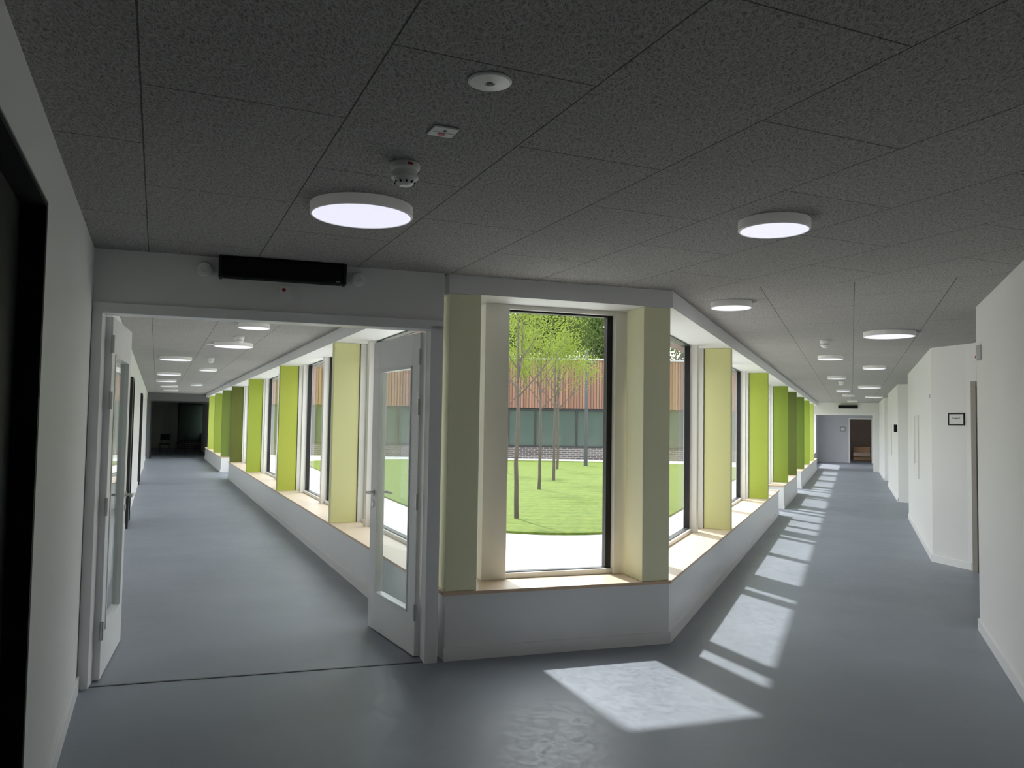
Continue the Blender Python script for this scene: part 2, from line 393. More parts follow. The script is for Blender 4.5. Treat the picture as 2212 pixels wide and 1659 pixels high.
def leaf(name, hinge, ang, label, mirror, w=0.95):
    """door leaf from hinge point in direction ang (radians)"""
    F = Frame(hinge, (math.cos(ang), math.sin(ang)), 1)
    t = 0.025; H = OPZ-0.035; z0 = 0.008; st = 0.14; zb = 0.28
    o = boxes(name, F, [(0, st, -t, t, z0, H), (w-st, w, -t, t, z0, H), (st, w-st, -t, t, z0, zb), (st, w-st, -t, t, 2.0, H)], M_white, 0.0025)
    struct(o, label)
    g = boxes('glass', F, [(st-0.005, w-st+0.005, -0.004, 0.004, zb-0.005, 2.005)], M_doorglass, 0, o)
    bead = [(st, st+0.018, -t-0.006, t+0.006, zb, 2.0), (w-st-0.018, w-st, -t-0.006, t+0.006, zb, 2.0), (st, w-st, -t-0.006, t+0.006, zb, zb+0.018), (st, w-st, -t-0.006, t+0.006, 1.982, 2.0)]
    boxes('glazing_bead', F, bead, M_white, 0.002, o)
    for zz in (0.25, 1.0, 1.65, 2.0):
        bm = bmesh.new(); tube(bm, (0, 0, 0), (0, 0, 0.11), 0.011, 0.011, 12)
        add_box(bm, -0.004, 0.03, -0.003, 0.003, 0.01, 0.10)
        x, y = F.p(-0.008, mirror*t*1.1)
        h = bm_obj('hinge', bm, [M_metal], (x, y, zz), F.ang); h['label'] = 'steel barrel hinge'; par(h, o)
    for sd in (-1, 1):
        bm = bmesh.new()
        tube(bm, (0, 0, 0), (0, sd*0.008, 0), 0.026, 0.026, 20)
        tube(bm, (0, sd*0.008, 0), (0, sd*0.055, 0), 0.010, 0.010, 12)
        tube(bm, (0.008, sd*0.055, 0), (-0.12, sd*0.055, 0), 0.010, 0.009, 12)
        tube(bm, (0, 0, -0.09), (0, sd*0.008, -0.09), 0.024, 0.024, 20)
        x, y = F.p(w-0.065, sd*t)
        h = bm_obj('handle', bm, [M_metal], (x, y, 1.05), F.ang); h['label'] = 'steel lever handle'; par(h, o)
    return o
hl = FD.p(0.075, 0.13); hr = FD.p(OP1-0.045, 0.15)
leaf('door_1', hl, math.atan2(0.935, -0.318), 'white glazed door leaf standing open', -1)
leaf('door_2', hr, math.atan2(0.90, -0.50), 'white glazed door leaf standing ajar', 1)

# over-door black box and discs
ac = empty('air_curtain', (*FD.p(1.10, -0.05), 2.48), FD.ang); top(ac, 'long black metal air curtain box above the double door', 'air curtain')
boxes('casing', FD, [(0.73, 1.47, -0.10, -0.002, 2.485, 2.612)], M_black, 0.012, ac)
boxes('end_cap', FD, [(1.47, 1.49, -0.105, -0.002, 2.48, 2.615)], M_darkframe, 0.005, ac)
boxes('end_cap', FD, [(0.71, 0.73, -0.105, -0.002, 2.48, 2.615)], M_darkframe, 0.005, ac)
boxes('status_plate', FD, [(1.425, 1.45, -0.102, -0.10, 2.492, 2.502)], M_grey, 0.001, ac)
disc_me = lathe_mesh('wall_sounder', [(0, 0), (0.047, 0), (0.047, 0.022), (0.040, 0.034), (0.018, 0.036), (0.015, 0.030), (0, 0.030)], [M_plastic], 32)
for s in (0.625, 1.575):
    o = link(bpy.data.objects.new('wall_sounder', disc_me)); o.location = (*FD.p(s, -0.001), 2.535)
    o.rotation_euler = (math.radians(90), 0, FD.ang); top(o, 'round white wall sensor beside the black box', 'sensor', 'round white sensors over the double door')
def reddot(F, s, n, z, name='alarm_button', w=0.055, sgn=-1):
    e = boxes(name, F, [(s-w/2, s+w/2, min(0, sgn*0.018)+n, max(0, sgn*0.018)+n, z-w/2, z+w/2)], M_plastic, 0.003)
    top(e, 'small white square wall box with a red dot', 'sensor')
    bm = bmesh.new(); tube(bm, (0, 0, 0), (0, F.sgn*sgn*0.004, 0), 0.012, 0.012, 16)
    x, y = F.p(s, n+sgn*0.018); d = bm_obj('indicator', bm, [M_red], (x, y, z), F.ang); d['label'] = 'red indicator dot'; par(d, e)
reddot(FD, 1.105, -0.001, 2.435)

# ---------------------------------------------------------------- benches
def bench(name, pts, base_pts, label, endcaps=None):
    e = empty(name, (pts[0][0], pts[0][1], 0)); top(e, label, 'bench', 'window benches')
    prism('seat_board', pts, 0.438, 0.46, [M_birch, M_edge], e, 1)['label'] = 'pale birch seat board'
    prism('front_panel', base_pts, 0.0, 0.437, M_white, e)
    return e
def off(F, s0, s1, n0, n1): return [F.p(s0, n0), F.p(s1, n0), F.p(s1, n1), F.p(s0, n1)]
i0 = 0.018
BA = isect(FC, i0, FR, i0); BB_ = isect(FC, i0, FL, i0)
bc = bench('bench', [B, A, Ab, Bb], [BB_, BA, Ab, Bb], 'low white window bench with birch top below the tall window')
polybase('baseboard_bench', [BB_, BA], -1)
BL_END = 18.1
b2_ = bench('bench', [B, Bb, FL.p(BL_END, DEP), FL.p(BL_END, 0)], [BB_, Bb, FL.p(BL_END-.02, DEP), FL.p(BL_END-.02, i0)], 'long white window bench with birch top behind the glazed door')
polybase('baseboard_bench.001', [FL.p(0.3, i0), FL.p(BL_END-.02, i0)], 1)
bench('bench', off(FL, 20.9, 29.9, 0, DEP), off(FL, 20.92, 29.88, i0, DEP), 'short white window bench at the end of the corridor')
polybase('baseboard_bench.002', [FL.p(20.92, i0), FL.p(29.85, i0)], 1)
bench('bench', [A, FR.p(9.76, 0), FR.p(9.76, DEP), Ab], [BA, FR.p(9.74, i0), FR.p(9.74, DEP), Ab], 'long white window bench with birch top along the sunlit corridor')
polybase('baseboard_bench.003', [BA, FR.p(9.74, i0)], -1)
bench('bench', off(FR, 10.95, 15.3, 0, DEP), off(FR, 10.97, 15.28, i0, DEP), 'short white window bench beyond the courtyard door')
polybase('baseboard_bench.004', [FR.p(10.97, i0), FR.p(15.28, i0)], -1)
bench('bench', off(FR, 16.9, 27.5, 0, DEP), off(FR, 16.92, 27.48, i0, DEP), 'white window bench at the far end of the corridor')
polybase('baseboard_bench.005', [FR.p(16.92, i0), FR.p(27.48, i0)], -1)

# ---------------------------------------------------------------- columns
def srgb(r, g, b_):
    f = lambda c: ((c/255+0.055)/1.055)**2.4 if c > 10 else c/255/12.92
    return (f(r), f(g), f(b_))
colmats = {}
def colmat(c):
    if c not in colmats: colmats[c] = paint('column_paint_%d' % len(colmats), srgb(*c), 0.45, 0.01)
    return colmats[c]
def column(F, s0, s1, n0, n1, c, label, z0=0.461):
    o = boxes('column', F, [(s0, s1, n0, n1, z0, HD-0.001)], colmat(c), 0.004)
    top(o, label, 'column', 'green columns along the windows')
PALE = (254, 252, 208)
column(FC, 0.012, 0.235, 0.012, 0.29, PALE, 'pale yellow-green column beside the door frame')
column(FC, LC-0.235, LC-0.012, 0.012, 0.29, PALE, 'pale yellow-green column at the bench corner')
left_cols = [(3.95, (246, 246, 172)), (8.35, (192, 204, 70)), (13.25, (170, 190, 55)), (17.6, (90, 98, 12)), (20.95, (100, 120, 18)), (24.4, (145, 168, 45)), (27.9, (192, 210, 85))]
right_cols = [(3.25, (240, 240, 164)), (7.6, (182, 202, 68)), (12.0, (138, 162, 44)), (14.9, (84, 100, 12)), (18.3, (95, 118, 18)), (21.4, (154, 182, 45)), (24.6, (204, 220, 100))]
names = ['pale yellow-green', 'bright lime green', 'leaf green', 'dark olive green', 'olive green', 'medium green', 'light lime']
for F, cs in ((FL, left_cols), (FR, right_cols)):
    for (s, c), nm in zip(cs, names):
        column(F, s, s+0.12, 0.01, 0.30, c, nm+' painted column standing on the window bench', 0.461)

# ---------------------------------------------------------------- windows
wc = [0]; tcnt = [20]
def window(F, s0, s1, z0=0.50, z1=HD-0.0, fr=0.035, frs=None):
    wc[0] += 1
    n0, n1 = 0.385, 0.445
    z1 = z1-0.002
    l, r, bt, tp = frs or (fr, fr, fr, fr)
    o = boxes('window_%d' % wc[0], F, [(s0, s0+l, n0, n1, z0, z1), (s1-r, s1, n0, n1, z0, z1), (s0+l, s1-r, n0, n1, z0, z0+bt), (s0+l, s1-r, n0, n1, z1-tp, z1)], M_darkframe)
    struct(o, 'dark aluminium framed window')
    boxes('glass', F, [(s0+l-0.004, s1-r+0.004, 0.412, 0.418, z0+bt-0.004, z1-tp+0.004)], M_glass, 0, o)
def post(F, s0, s1, n0=0.31, n1=0.455, z0=0.461):
    tcnt[0] += 1
    struct(boxes('trim_%d' % tcnt[0], F, [(s0, s1, n0, n1, z0, HD-0.001)], M_post, 0.003), 'white window post')
def sillrail(F, s0, s1, z0=0.461):
    tcnt[0] += 1
    struct(boxes('trim_%d' % tcnt[0], F, [(s0, s1, 0.36, 0.455, z0, 0.499)], M_post, 0.003), 'white window bottom rail')
# centre window
def s_on(F, n, X): return (X-F.O[0]-F.n[0]*n)/F.d[0]
c0, c1 = s_on(FC, 0.41, -0.050), s_on(FC, 0.41, 0.775)
window(FC, c0, c1, 0.50, HD-0.03, frs=(0.003, 0.045, 0.005, 0.014))
struct(boxes('trim_18', FC, [(c0, c1, 0.34, 0.455, HD-0.032, HD-0.001)], M_post), 'white window head rail')
sl0 = s_on(FC, DEP, Bb[0]); sl1 = s_on(FC, DEP, Ab[0])
post(FC, sl0-0.06, c0, 0.33, 0.455); post(FC, c1, sl1+0.05, 0.33, 0.455); sillrail(FC, c0, c1)
def bay(F, a, b, kind, door=False):
    L = b-a; pw = 0.10
    if kind == 'four': ws = [0.32, None, None, 0.32]
    elif kind == 'three': ws = [0.28, None, 0.30]
    else: ws = [None, None]
    free = L-pw*(len(ws)-1)-sum(w for w in ws if w)
    wd = free/ws.count(None)
    s = a
    for i, w in enumerate(ws):
        w = w or wd
        window(F, s, s+w, frs=(0.010, 0.028, 0.010, 0.012))
        sillrail(F, s, s+w)
        s += w
        if i < len(ws)-1: post(F, s, s+pw); s += pw
def run(F, first, cols, end, gap, first_kind='three'):
    edges = [first]+[c[0] for c in cols]+[end]
    for i in range(len(edges)-1):
        a = edges[i]+(0.14 if i else 0); b = edges[i+1]-(0.02 if i < len(edges)-2 else 0)
        if i: post(F, edges[i]-0.02, edges[i]+0.14, 0.31)
        g = next((g for g in gap if g[0] < b and g[1] > a), None)
        if g:
            if g[0]-a > 0.4: bay(F, a, g[0]-0.08, 'two')
            post(F, g[0]-0.08, g[0], 0.31, 0.455, 0.461)
            window(F, g[0], g[1], 0.0, HD, 0.07)
            post(F, g[1], g[1]+0.08, 0.31, 0.455, 0.461)
            if b-g[1] > 0.4: bay(F, g[1]+0.08, b, 'two')
        else:
            bay(F, a, b, 'four' if b-a > 3.7 else 'three')
run(FR, 0.40, right_cols, 27.5, [(9.78, 10.9), (15.4, 16.8)])
run(FL, 0.60, left_cols, 29.9, [(18.4, 20.8)])

# ---------------------------------------------------------------- corridor ends
def portal(F, s, no, nw, z, wallname, frame_mat, wallmat, tn):
    struct(boxes(wallname, F, [(s, s+0.15, no, no+0.14, 0, 2.9), (s, s+0.15, nw-0.14, nw, 0, 2.9), (s, s+0.15, no+0.14, nw-0.14, z, 2.9)], wallmat))
    struct(boxes(tn, F, [(s-0.015, s+0.16, no+0.14, no+0.20, 0, z), (s-0.015, s+0.16, nw-0.20, nw-0.14, 0, z), (s-0.015, s+0.16, no+0.20, nw-0.20, z-0.06, z)], frame_mat))
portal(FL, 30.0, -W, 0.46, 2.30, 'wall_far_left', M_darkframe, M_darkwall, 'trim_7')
struct(boxes('wall_far_left.001', FL, [(43, 43.15, -W, 0.46, 0, 2.9), (30.15, 38.5, 0.30, 0.46, 0, 2.9), (38.5, 40.2, 0.30, 0.46, 0, 0.9), (40.2, 43, 0.30, 0.46, 0, 2.9)], M_wall))  # side opening added to bring daylight into the dark end room
struct(boxes('door_3', FL, [(42.94, 42.99, -1.0, -0.2, 0.0, 2.1)], M_white), 'pale closed door')
struct(boxes('door_9', FL, [(42.94, 42.99, -2.1, -1.5, 0.0, 2.1)], M_white), 'pale closed door')
portal(FR, 27.7, -W, 0.46, 2.20, 'wall_far_right', M_white, M_wall, 'trim_8')
struct(boxes('wall_far_right.001', FR, [(36, 36.15, -1.10, 0.46, 0, 2.9), (36, 36.15, -W, -2.12, 0, 2.9), (36, 36.15, -2.12, -1.10, 2.1, 2.9)], M_greywall))
struct(boxes('wall_far_right.002', FR, [(41, 41.15, -W, 0.46, 0, 2.9)], M_brownwall))
struct(boxes('wall_far_right.003', FR, [(27.85, 29.5, 0.30, 0.46, 0, 2.9), (29.5, 34, 0.30, 0.46, 0, 0.5), (34, 37, 0.30, 0.46, 0, 2.9), (37, 40.8, 0.30, 0.46, 0, 0.6), (40.8, SR, 0.30, 0.46, 0, 2.9)], M_greywall))  # two openings added so daylight brightens the rooms past the portal
struct(boxes('trim_9', FR, [(35.97, 36.16, -1.15, -1.08, 0, 2.14), (35.97, 36.16, -2.16, -2.09, 0, 2.14), (35.97, 36.16, -2.09, -1.15, 2.07, 2.14)], M_white), 'white door frame')
o = boxes('air_curtain', FR, [(27.58, 27.69, -1.45, -0.75, 2.40, 2.52)], M_black, 0.01); top(o, 'black air curtain box over the far doorway', 'air curtain')
o = boxes('room_sign', FR, [(35.975, 35.998, -0.95, -0.72, 1.5, 1.7, 0), (35.970, 35.975, -0.93, -0.74, 1.52, 1.68, 1)], [M_black, M_paper]); top(o, 'small framed sign beside the far doorway', 'sign')
sf = boxes('base', FR, [(38.6, 39.2, -2.1, -1.3, 0.02, 0.22)], M_sofawood, 0.02)
sfe = empty('sofa', (*FR.p(38.9, -1.7), 0)); top(sfe, 'low wooden sofa in the room beyond the doorway', 'sofa')
par(sf, sfe)
boxes('cushion', FR, [(38.55, 39.2, -2.1, -1.3, 0.22, 0.42)], M_brownwall, 0.04, sfe)
boxes('backrest', FR, [(39.2, 39.35, -2.1, -1.3, 0.02, 0.72)], M_sofawood, 0.03, sfe)

def chair(loc, rz, label):
    e = empty('chair', loc, rz); top(e, label, 'chair', 'dark chairs in the room at the corridor end')
    F = Frame((loc[0], loc[1]), (math.cos(rz), math.sin(rz)), 1)
    boxes('seat', F, [(-0.22, 0.22, -0.22, 0.22, 0.43, 0.47)], M_black, 0.015, e)
    boxes('backrest', F, [(-0.21, 0.21, 0.20, 0.23, 0.62, 0.90)], M_black, 0.012, e)
    for x in (-0.19, 0.19):
        for y in (-0.19, 0.21):
            bm = bmesh.new(); tube(bm, (0, 0, 0), (-x*0.05, -y*0.05, 0.43 if y < 0 else 0.88), 0.012, 0.012, 10)
            px, py = F.p(x, y); par(bm_obj('leg', bm, [M_darkframe], (px, py, 0), rz), e)
chair((*FL.p(34.5, -1.45), 0), 0.3, 'dark chair with slim metal legs')
chair((*FL.p(36.5, -0.75), 0), -1.2, 'dark chair turned sideways on slim legs')

# ---------------------------------------------------------------- wall doors
struct(boxes('door_4', FW, [(-3.43, sN-0.015, -0.115, -0.07, 0.0, 2.325)], M_black, 0.002), 'black door leaf set in the wall')
struct(boxes('trim_10', FW, [(sN-0.02, sN, -0.11, 0.006, 0, 2.34), (-3.45, sN-0.02, -0.11, 0.006, 2.325, 2.34), (-3.45, -3.435, -0.11, 0.006, 0, 2.34)], M_black), 'black door lining')
struct(boxes('trim_12', FW, [(sN, sN+0.006, -0.005, 0.008, 0, 2.346), (-3.45, sN, -0.005, 0.008, 2.34, 2.346)], M_grey), 'thin grey edge bead around the black door')
def walldoor(n, F, s0, s1, nface, sg, mat, z=2.15, label='flush door'):
    a, b_ = sorted((nface+sg*0.002, nface+sg*0.03)); c_, d_ = sorted((nface+sg*0.001, nface+sg*0.045))
    struct(boxes('door_%d' % n, F, [(s0, s1, a, b_, 0.0, z)], mat), label)
    struct(boxes('trim_%d' % (n+600), F, [(s0-0.05, s0, c_, d_, 0, z+0.05), (s1, s1+0.05, c_, d_, 0, z+0.05), (s0, s1, c_, d_, z, z+0.05)], mat))
walldoor(5, FW, 7.6, 8.6, 0, 1, M_darkframe, label='dark door in the corridor wall')
walldoor(6, FW, 16.0, 17.0, 0, 1, M_darkframe, label='dark door in the corridor wall')
walldoor(7, FW, 22.5, 23.5, 0, 1, M_white, label='white door in the corridor wall')
FN = Frame((5.34, 9.30), (6.3-5.34, 7.6-9.30), -1)
struct(boxes('door_8', FN, [(0.03, 0.95, 0.003, 0.05, 0.0, 2.12)], M_doorwood, 0.003), 'greige door in the niche')
struct(boxes('trim_11', FN, [(-0.03, 0.03, -0.0, 0.07, 0, 2.17), (0.95, 1.01, 0, 0.07, 0, 2.17), (0.03, 0.95, 0, 0.07, 2.12, 2.17)], M_doorwood, 0.003), 'greige door frame')

# wall signs & fittings on right wall
F5 = Frame((5.315, 9.47), (5.18-5.315, 10.0-9.47), 1)   # splayed niche face
sg = empty('room_sign', (*F5.p(0.16, 0.004), 1.68), F5.ang); top(sg, 'small white room sign in a thin black frame', 'sign')
boxes('frame', F5, [(0.02, 0.27, 0.002, 0.012, 1.665, 1.679), (0.02, 0.27, 0.002, 0.012, 1.796, 1.81), (0.02, 0.036, 0.002, 0.012, 1.679, 1.796), (0.254, 0.27, 0.002, 0.012, 1.679, 1.796)], M_black, 0.001, sg)
boxes('plate', F5, [(0.036, 0.254, 0.002, 0.007, 1.679, 1.796)], M_paper, 0, sg)
cu = bpy.data.curves.new('sign_text', 'FONT'); cu.body = 'Gruppe 3'; cu.size = 0.030; cu.align_x = 'CENTER'; cu.extrude = 0.0005
to = bpy.data.objects.new('tmp', cu); link(to)
bpy.context.view_layer.update()
dg = bpy.context.evaluated_depsgraph_get(); tme = bpy.data.meshes.new_from_object(to.evaluated_get(dg)); bpy.data.objects.remove(to)
tme.materials.clear(); tme.materials.append(M_black)
to = link(bpy.data.objects.new('lettering', tme)); to.location = (*F5.p(0.145, 0.009), 1.742); to.rotation_euler = (math.radians(90), 0, F5.ang+math.pi); to['label'] = 'dark printed lettering'; par(to, sg)

def cover(name, F, s, z, w, h, d, label, cat, mat=M_plastic):
    o = boxes(name, F, [(s-w/2, s+w/2, 0.001, d, z-h/2, z+h/2)], mat, min(0.004, d*0.3)); return top(o, label, cat)
F6 = Frame((5.18, 10.0), (rw(14.8)[0]-5.18, 4.8), 1)
cover('cabinet_door', F6, 2.6, 1.35, 0.6, 0.95, 0.02, 'white flush service cabinet cover on the corridor wall', 'cabinet')
cover('cabinet_door', F6, 3.4, 1.45, 0.35, 0.75, 0.02, 'small white service cabinet cover on the corridor wall', 'cabinet')
cover('thermostat', F6, 0.15, 2.03, 0.04, 0.05, 0.02, 'small white thermostat on the wall', 'thermostat')
F7 = Frame(rw(18.1), (0.42, 1), 1)
cover('cabinet_door', F7, 3.2, 1.35, 0.5, 0.8, 0.02, 'white service cabinet cover further down the corridor', 'cabinet')
o = boxes('projecting_sign', F7, [(0.3, 0.32, 0.002, 0.07, 1.55, 1.72)], M_black, 0.002); top(o, 'small black projecting wall sign', 'sign')
F8 = Frame(rw(5.5), (0.42, 1), 1)
alarm = boxes('alarm_unit', F8, [(0.95, 1.04, 0.001, 0.035, 2.16, 2.28)], M_plastic, 0.005); top(alarm, 'small white wall alarm unit near the wall corner', 'alarm')
bm = bmesh.new(); tube(bm, (0, 0, 0), (0, 0.004, 0), 0.01, 0.01, 14); par(bm_obj('indicator', bm, [M_red], (*F8.p(0.995, 0.035), 2.19), F8.ang), alarm)

# ---------------------------------------------------------------- ceiling fittings
def lamp(x, y, r, dim=False, label='round white ceiling lamp with glowing diffuser'):
    h = 0.050
    e = empty('ceiling_lamp', (x, y, CEIL-h)); top(e, label, 'lamp', 'round ceiling lamps')
    key = round(r, 3)
    if key not in lamp.c:
        lamp.c[key] = (lathe_mesh('housing', [(0, h-0.001), (r, h-0.001), (r, 0.004), (r-0.004, 0), (r-0.010, 0), (r-0.010, 0.008), (0, 0.008)], [M_rim], 64),
                       lathe_mesh('diffuser', [(0, 0.001), (r-0.017, 0.001), (r-0.011, 0.004), (r-0.011, 0.0075), (0, 0.0075)], [M_lamp], 64))
    for me, nm in zip(lamp.c[key], ('housing', 'diffuser')):
        o = link(bpy.data.objects.new(nm, me)); o.location = e.location; par(o, e)
        if nm == 'diffuser': o['label'] = 'glowing white diffuser'
lamp.c = {}
for x, y, r in [(-0.725, 3.80, 0.24), (1.28, 3.95, 0.172), (1.78, 6.57, 0.165), (3.93, 8.42, 0.25), (4.45, 11.3, 0.17), (5.8, 12.95, 0.17), (6.3, 15.7, 0.17), (8.37, 18.95, 0.25), (8.6, 21.0, 0.17), (9.9, 23.8, 0.17), (11.0, 24.6, 0.25), (12.2, 29.0, 0.17),
                (-2.75, 8.57, 0.165), (-3.73, 10.8, 0.25), (-5.58, 13.4, 0.25), (-6.13, 16.3, 0.17), (-7.68, 18.1, 0.25), (-9.1, 21.3, 0.25), (-9.2, 23.6, 0.17), (-10.5, 24.8, 0.25), (-12.0, 28.5, 0.25)]:
    lamp(x, y, r, label='large round white ceiling lamp, lit' if r > 0.2 else 'small round white ceiling lamp, lit')

det_prof = [(0, 0), (0.056, 0), (0.058, -0.004), (0.058, -0.022), (0.050, -0.032), (0.047, -0.048), (0.053, -0.052), (0.053, -0.060), (0.046, -0.066), (0.034, -0.082), (0.020, -0.090), (0, -0.090)]
det_me = lathe_mesh('detector_body', det_prof, [M_plastic], 40)
def detector(x, y, detail=True, label='white smoke detector on the ceiling'):
    e = empty('smoke_detector', (x, y, CEIL)); top(e, label, 'smoke detector', 'ceiling smoke detectors')
    o = link(bpy.data.objects.new('body', det_me)); o.location = (x, y, CEIL-0.001); par(o, e)
    if detail:
        bm = bmesh.new()
        for i in range(10):
            a = i*math.pi/5
            c_, s_ = math.cos(a), math.sin(a)
            p = Vector((c_*0.0405, s_*0.0405, -0.074)); q = Vector((c_*0.035, s_*0.035, -0.081))
            tube(bm, p, q, 0.004, 0.0035, 6)
        o = bm_obj('vent_slots', bm, [M_black], (x, y, CEIL-0.001)); par(o, e)
        bm = bmesh.new(); add_box(bm, -0.010, 0.010, -0.0595, -0.0575, -0.019, -0.010)
        o = bm_obj('label_sticker', bm, [M_red], (x, y, CEIL-0.001), 0.5); par(o, e)
detector(-0.435, 3.15)
for x, y in ((3.6, 9.3), (7.0, 17.2), (-3.35, 9.9), (-5.0, 13.4)): detector(x, y, False)
# emergency spot (flat disc)
sp_me = lathe_mesh('trim_ring', [(0, 0), (0.066, 0), (0.066, -0.004), (0.060, -0.007), (0.016, -0.010), (0.013, -0.006), (0, -0.006)], [M_plastic], 48)
ln_me = lathe_mesh('lens', [(0.0, -0.006), (0.009, -0.0065), (0.008, -0.013), (0, -0.015)], [M_grey], 24)
for x, y in ((-0.08, 2.365), (4.75, 8.1), (-2.6, 7.6), (-4.1, 9.6+1.4)):
    e = empty('emergency_spot', (x, y, CEIL)); top(e, 'flat round white emergency spotlight in the ceiling', 'spotlight', 'ceiling emergency spots')
    for me, nm in ((sp_me, 'trim_ring'), (ln_me, 'lens')):
        o = link(bpy.data.objects.new(nm, me)); o.location = (x, y, CEIL-0.001); par(o, e)
# square sensor with red mark
sx_, sy_ = -0.254, 2.78
bm = bmesh.new(); add_box(bm, -0.045, 0.045, -0.045, 0.045, -0.008, 0, 0, 0.003)
sq = bm_obj('ceiling_sensor', bm, [M_plastic], (sx_, sy_, CEIL-0.001), FL.ang-math.pi/2); top(sq, 'small square white ceiling sensor with a red mark', 'sensor')
bm = bmesh.new(); tube(bm, (0, 0.018, -0.008), (0, 0.018, -0.0095), 0.013, 0.013, 20)
o = bm_obj('red_mark', bm, [M_red], (sx_, sy_, CEIL-0.001), FL.ang-math.pi/2); par(o, sq)
bm = bmesh.new(); tube(bm, (0, -0.018, -0.008), (0, -0.018, -0.010), 0.008, 0.006, 20)
o = bm_obj('lens', bm, [M_darkframe], (sx_, sy_, CEIL-0.001), FL.ang-math.pi/2); par(o, sq)
bm = bmesh.new(); add_box(bm, -0.043, 0.043, -0.001, 0.001, -0.009, -0.0078)
o = bm_obj('divider', bm, [M_grey], (sx_, sy_, CEIL-0.001), FL.ang-math.pi/2); par(o, sq)

# ---------------------------------------------------------------- courtyard
bm = bmesh.new()
pts = [(-60, -20), (60, -20), (60, 110), (-60, 110)]
bm.faces.new([bm.verts.new((x, y, 0)) for x, y in pts])
g = bm_obj('ground', bm, [M_conc], (0, 0, -0.16)); struct(g, 'pale concrete paving')
lawn = []
cx, cy, R = 0.70, 14.9, 1.9
a0 = math.radians(180+22); a1 = math.radians(360-22)
for i in range(25):
    a = a0+(a1-a0)*i/24; lawn.append((cx+R*math.cos(a), cy+R*math.sin(a)))
for i in range(25):
    a = math.radians(-10)+math.radians(200)*i/24; lawn.append((0.65+9.4*math.cos(a), 34.2+4.6*math.sin(a)))
o = prism('lawn', lawn, -0.159, -0.12, M_grass); struct(o, 'mown green lawn with rounded corner')

def grow(bm, p, d, r, L, depth, tips, spread=0.6, seg=6, up=0.25, tipd=2):
    n = 3
    for i in range(n):
        q = p+d*(L/n); r2 = r*0.86
        tube(bm, p, q, r, r2, seg, 0, False); p = q; r = r2
        d = (d+Vector((random.uniform(-1, 1), random.uniform(-1, 1), random.uniform(-0.5, 1)*0.5))*0.14).normalized()
        if depth <= tipd: tips.append(p.copy())
    if depth == 0: tips.append(p.copy()); return
    for k in range(random.choice((2, 3, 3))):
        dd = (d+Vector((random.uniform(-1, 1), random.uniform(-1, 1), random.uniform(-0.2, 0.6)))*spread+Vector((0, 0, up))).normalized()
        grow(bm, p, dd, r*random.uniform(0.5, 0.68), L*random.uniform(0.65, 0.85), depth-1, tips, spread, seg, up, tipd)
def leaves(tips, per, sz, scat):
    bm = bmesh.new()
    for t in tips:
        for k in range(per):
            c = t+Vector((random.gauss(0, scat), random.gauss(0, scat), random.gauss(0, scat)))
            a = Vector((random.uniform(-1, 1), random.uniform(-1, 1), random.uniform(-1, 1))).normalized(); b2 = a.orthogonal().normalized()
            s = sz*random.uniform(0.6, 1.2)
            bm.faces.new([bm.verts.new(c+v) for v in (a*s, b2*s*0.45, -a*s, -b2*s*0.45)])
    return bm
def tree(x, y, z, trunkH, r, L, depth, per, sz, scat, lm, bk, label, group, spread=0.6, trunks=7, br=0.42, tipd=2, hk0=0.0):
    e = empty('tree', (x, y, z)); top(e, label, 'tree', group)
    bm = bmesh.new(); p = Vector((0, 0, 0)); tips = []
    n = 7; d = Vector((0, 0, 1))
    for i in range(n):
        q = p+d*trunkH/n+Vector((random.uniform(-1, 1), random.uniform(-1, 1), 0))*r*0.35
        tube(bm, p, q, r*(1-0.05*i), r*(1-0.05*(i+1)), 8, 0, False); p = q
    base = p
    # central leader with side limbs at several heights
    for k in range(trunks):
        a = random.uniform(-0.3, 0.3)+k*2.4
        hk = hk0+L*1.1*k/max(1, trunks-1)
        dd = Vector((math.cos(a)*0.85, math.sin(a)*0.85, 1)).normalized()
        grow(bm, base+Vector((0, 0, hk)), dd, r*br*(1-0.06*k), L*random.uniform(0.75, 1.05)*(1-0.05*k), depth, tips, spread, tipd=tipd)
    tube(bm, base, base+Vector((0, 0, L*1.12)), r*0.65, r*0.4, 6, 0, False)
    grow(bm, base+Vector((0, 0, L*1.1)), Vector((0, 0, 1)), r*0.4, L, depth, tips, spread, tipd=tipd)
    t = bm_obj('trunk', bm, [bk], (x, y, z)); par(t, e)
    f = bm_obj('foliage', leaves(tips, per, sz, scat), [lm], (x, y, z)); f['kind'] = 'stuff'; par(f, e)
G = 'young courtyard trees'
TL = 'young slender tree with fresh green leaves on the lawn'
tree(0.12, 14.9, -0.12, 2.35, 0.045, 0.72, 3, 5, 0.030, 0.13, M_leaf, M_bark, TL, G, 0.6, 7, hk0=-0.15)
tree(0.76, 21.6, -0.12, 2.3, 0.045, 0.80, 3, 5, 0.034, 0.15, M_leaf, M_bark, TL, G, 0.6, 7, hk0=-0.2)
tree(1.33, 25.1, -0.12, 2.3, 0.050, 0.85, 3, 4, 0.038, 0.16, M_leaf, M_bark, TL, G, 0.6, 7, hk0=-0.2)
tree(1.80, 31.5, -0.12, 2.3, 0.05, 0.75, 3, 4, 0.042, 0.12, M_leaf, M_bark, 'young slender tree near the courtyard building', G, 0.45, 5)
tree(-0.15, 28.3, -0.12, 2.3, 0.05, 0.75, 3, 4, 0.042, 0.12, M_leaf, M_bark, 'young slender tree near the courtyard building', G, 0.45, 5)
G2 = 'tall trees behind the courtyard building'
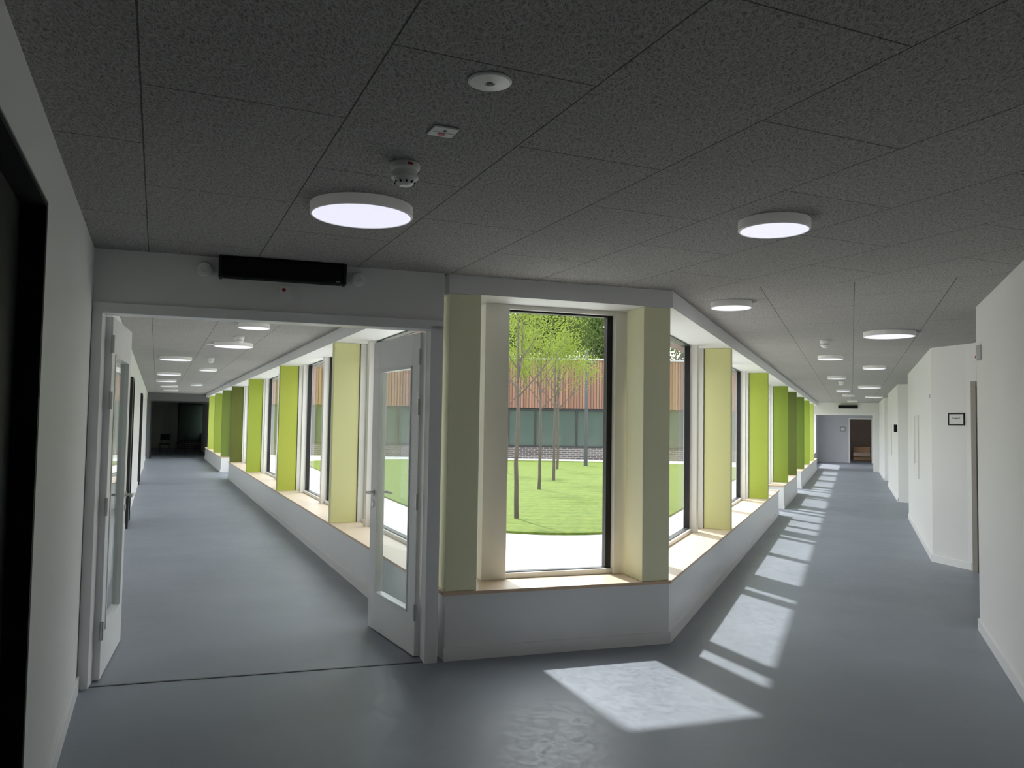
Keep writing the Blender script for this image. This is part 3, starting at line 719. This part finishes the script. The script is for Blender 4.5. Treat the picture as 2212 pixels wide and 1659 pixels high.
for x, y, h in ((-19, 56, 3.6), (-8.5, 58, 3.4), (0.8, 54, 2.6), (5.8, 68, 4.2), (10.5, 54, 3.0), (25, 60, 4)):
    tree(x, y, -0.16, h, 0.24, 2.5, 3, 26, 0.13, 0.6, M_leaf2, M_bark2, 'tall leafy tree rising behind the timber building', G2, 0.55, 7, tipd=2)

# lamp post
e = empty('street_lamp', (3.15, 34.2, -0.12)); top(e, 'slim dark grey courtyard lamp post', 'street lamp')
bm = bmesh.new(); tube(bm, (0, 0, 0), (0, 0, 4.9), 0.07, 0.055, 16); tube(bm, (0, 0, 0), (0, 0, 0.9), 0.085, 0.08, 16)
M_pole = paint('pole_grey', (0.03, 0.033, 0.04), 0.5)
par(bm_obj('pole', bm, [M_pole], (3.15, 34.2, -0.12)), e)
bm = bmesh.new(); tube(bm, (0, 0, 4.35), (0.22, -0.1, 4.35), 0.02, 0.02, 8); add_box(bm, 0.08, 0.36, -0.2, 0.0, 4.30, 4.4, 0, 0.02)
par(bm_obj('lamp_head', bm, [M_pole], (3.15, 34.2, -0.12)), e)

# timber building
FB = Frame((-17, 41.3), (1, 0), 1)
e = empty('building', (0, 41.3, -0.16)); top(e, 'low building with larch cladding, window band and dark brick base', 'building')
boxes('brick_base', FB, [(0, 34, 0, 0.3, -0.16, 0.43)], M_brick, 0, e)
boxes('cladding', FB, [(0, 34, -0.1, 0.3, 2.43, 4.9)], M_clad, 0, e)
boxes('roof_edge', FB, [(-0.1, 34.1, -0.16, 8, 4.9, 4.98)], M_grey, 0, e)
boxes('rear_wall', FB, [(0, 34, 7.7, 8, -0.16, 4.9)], M_darkwall, 0, e)
x = 0.0; k = 0
while x < 33.9:
    w = 2.1 if k % 3 else 1.4
    w = min(w, 34-x)
    o = boxes('window', FB, [(x, x+0.07, 0.04, 0.14, 0.43, 2.43, 0), (x+w-0.02, x+w, 0.04, 0.14, 0.43, 2.43, 0), (x+0.07, x+w-0.02, 0.04, 0.14, 0.43, 0.52, 0), (x+0.07, x+w-0.02, 0.04, 0.14, 2.31, 2.43, 0), (x+0.07, x+w-0.02, 0.10, 0.12, 0.52, 2.31, 1)], [M_darkframe, M_bglass], 0, e)
    x += w; k += 1

# ---------------------------------------------------------------- light
w = bpy.data.worlds.new('sky'); sc.world = w; w.use_nodes = True
bg = w.node_tree.nodes['Background']; bg.inputs[0].default_value = (0.94, 0.965, 1.0, 1); bg.inputs[1].default_value = 3.8
su = bpy.data.lights.new('sun', 'SUN'); su.energy = 4.7; su.angle = math.radians(1.6); su.color = (1, 0.98, 0.95)
so = link(bpy.data.objects.new('sun', su))
so.rotation_euler = Vector((0.285, -0.725, -1.0)).to_track_quat('-Z', 'Y').to_euler()

# ---------------------------------------------------------------- camera
cam = bpy.data.cameras.new('camera'); co = link(bpy.data.objects.new('camera', cam))
cam.sensor_fit = 'HORIZONTAL'; cam.sensor_width = 36; cam.lens = 1750/2212*36; cam.clip_start = 0.05; cam.clip_end = 300
p = math.radians(2.82); r = math.radians(0.9)
up0 = Vector((0, -math.sin(p), math.cos(p))); rt0 = Vector((1, 0, 0)); fw = Vector((0, math.cos(p), math.sin(p)))
Rv = rt0*math.cos(r)+up0*math.sin(r); Uv = -rt0*math.sin(r)+up0*math.cos(r)
m = Matrix((( Rv.x, Uv.x, -fw.x, 0), (Rv.y, Uv.y, -fw.y, 0), (Rv.z, Uv.z, -fw.z, 1.6), (0, 0, 0, 1)))
co.matrix_world = m
sc.camera = co
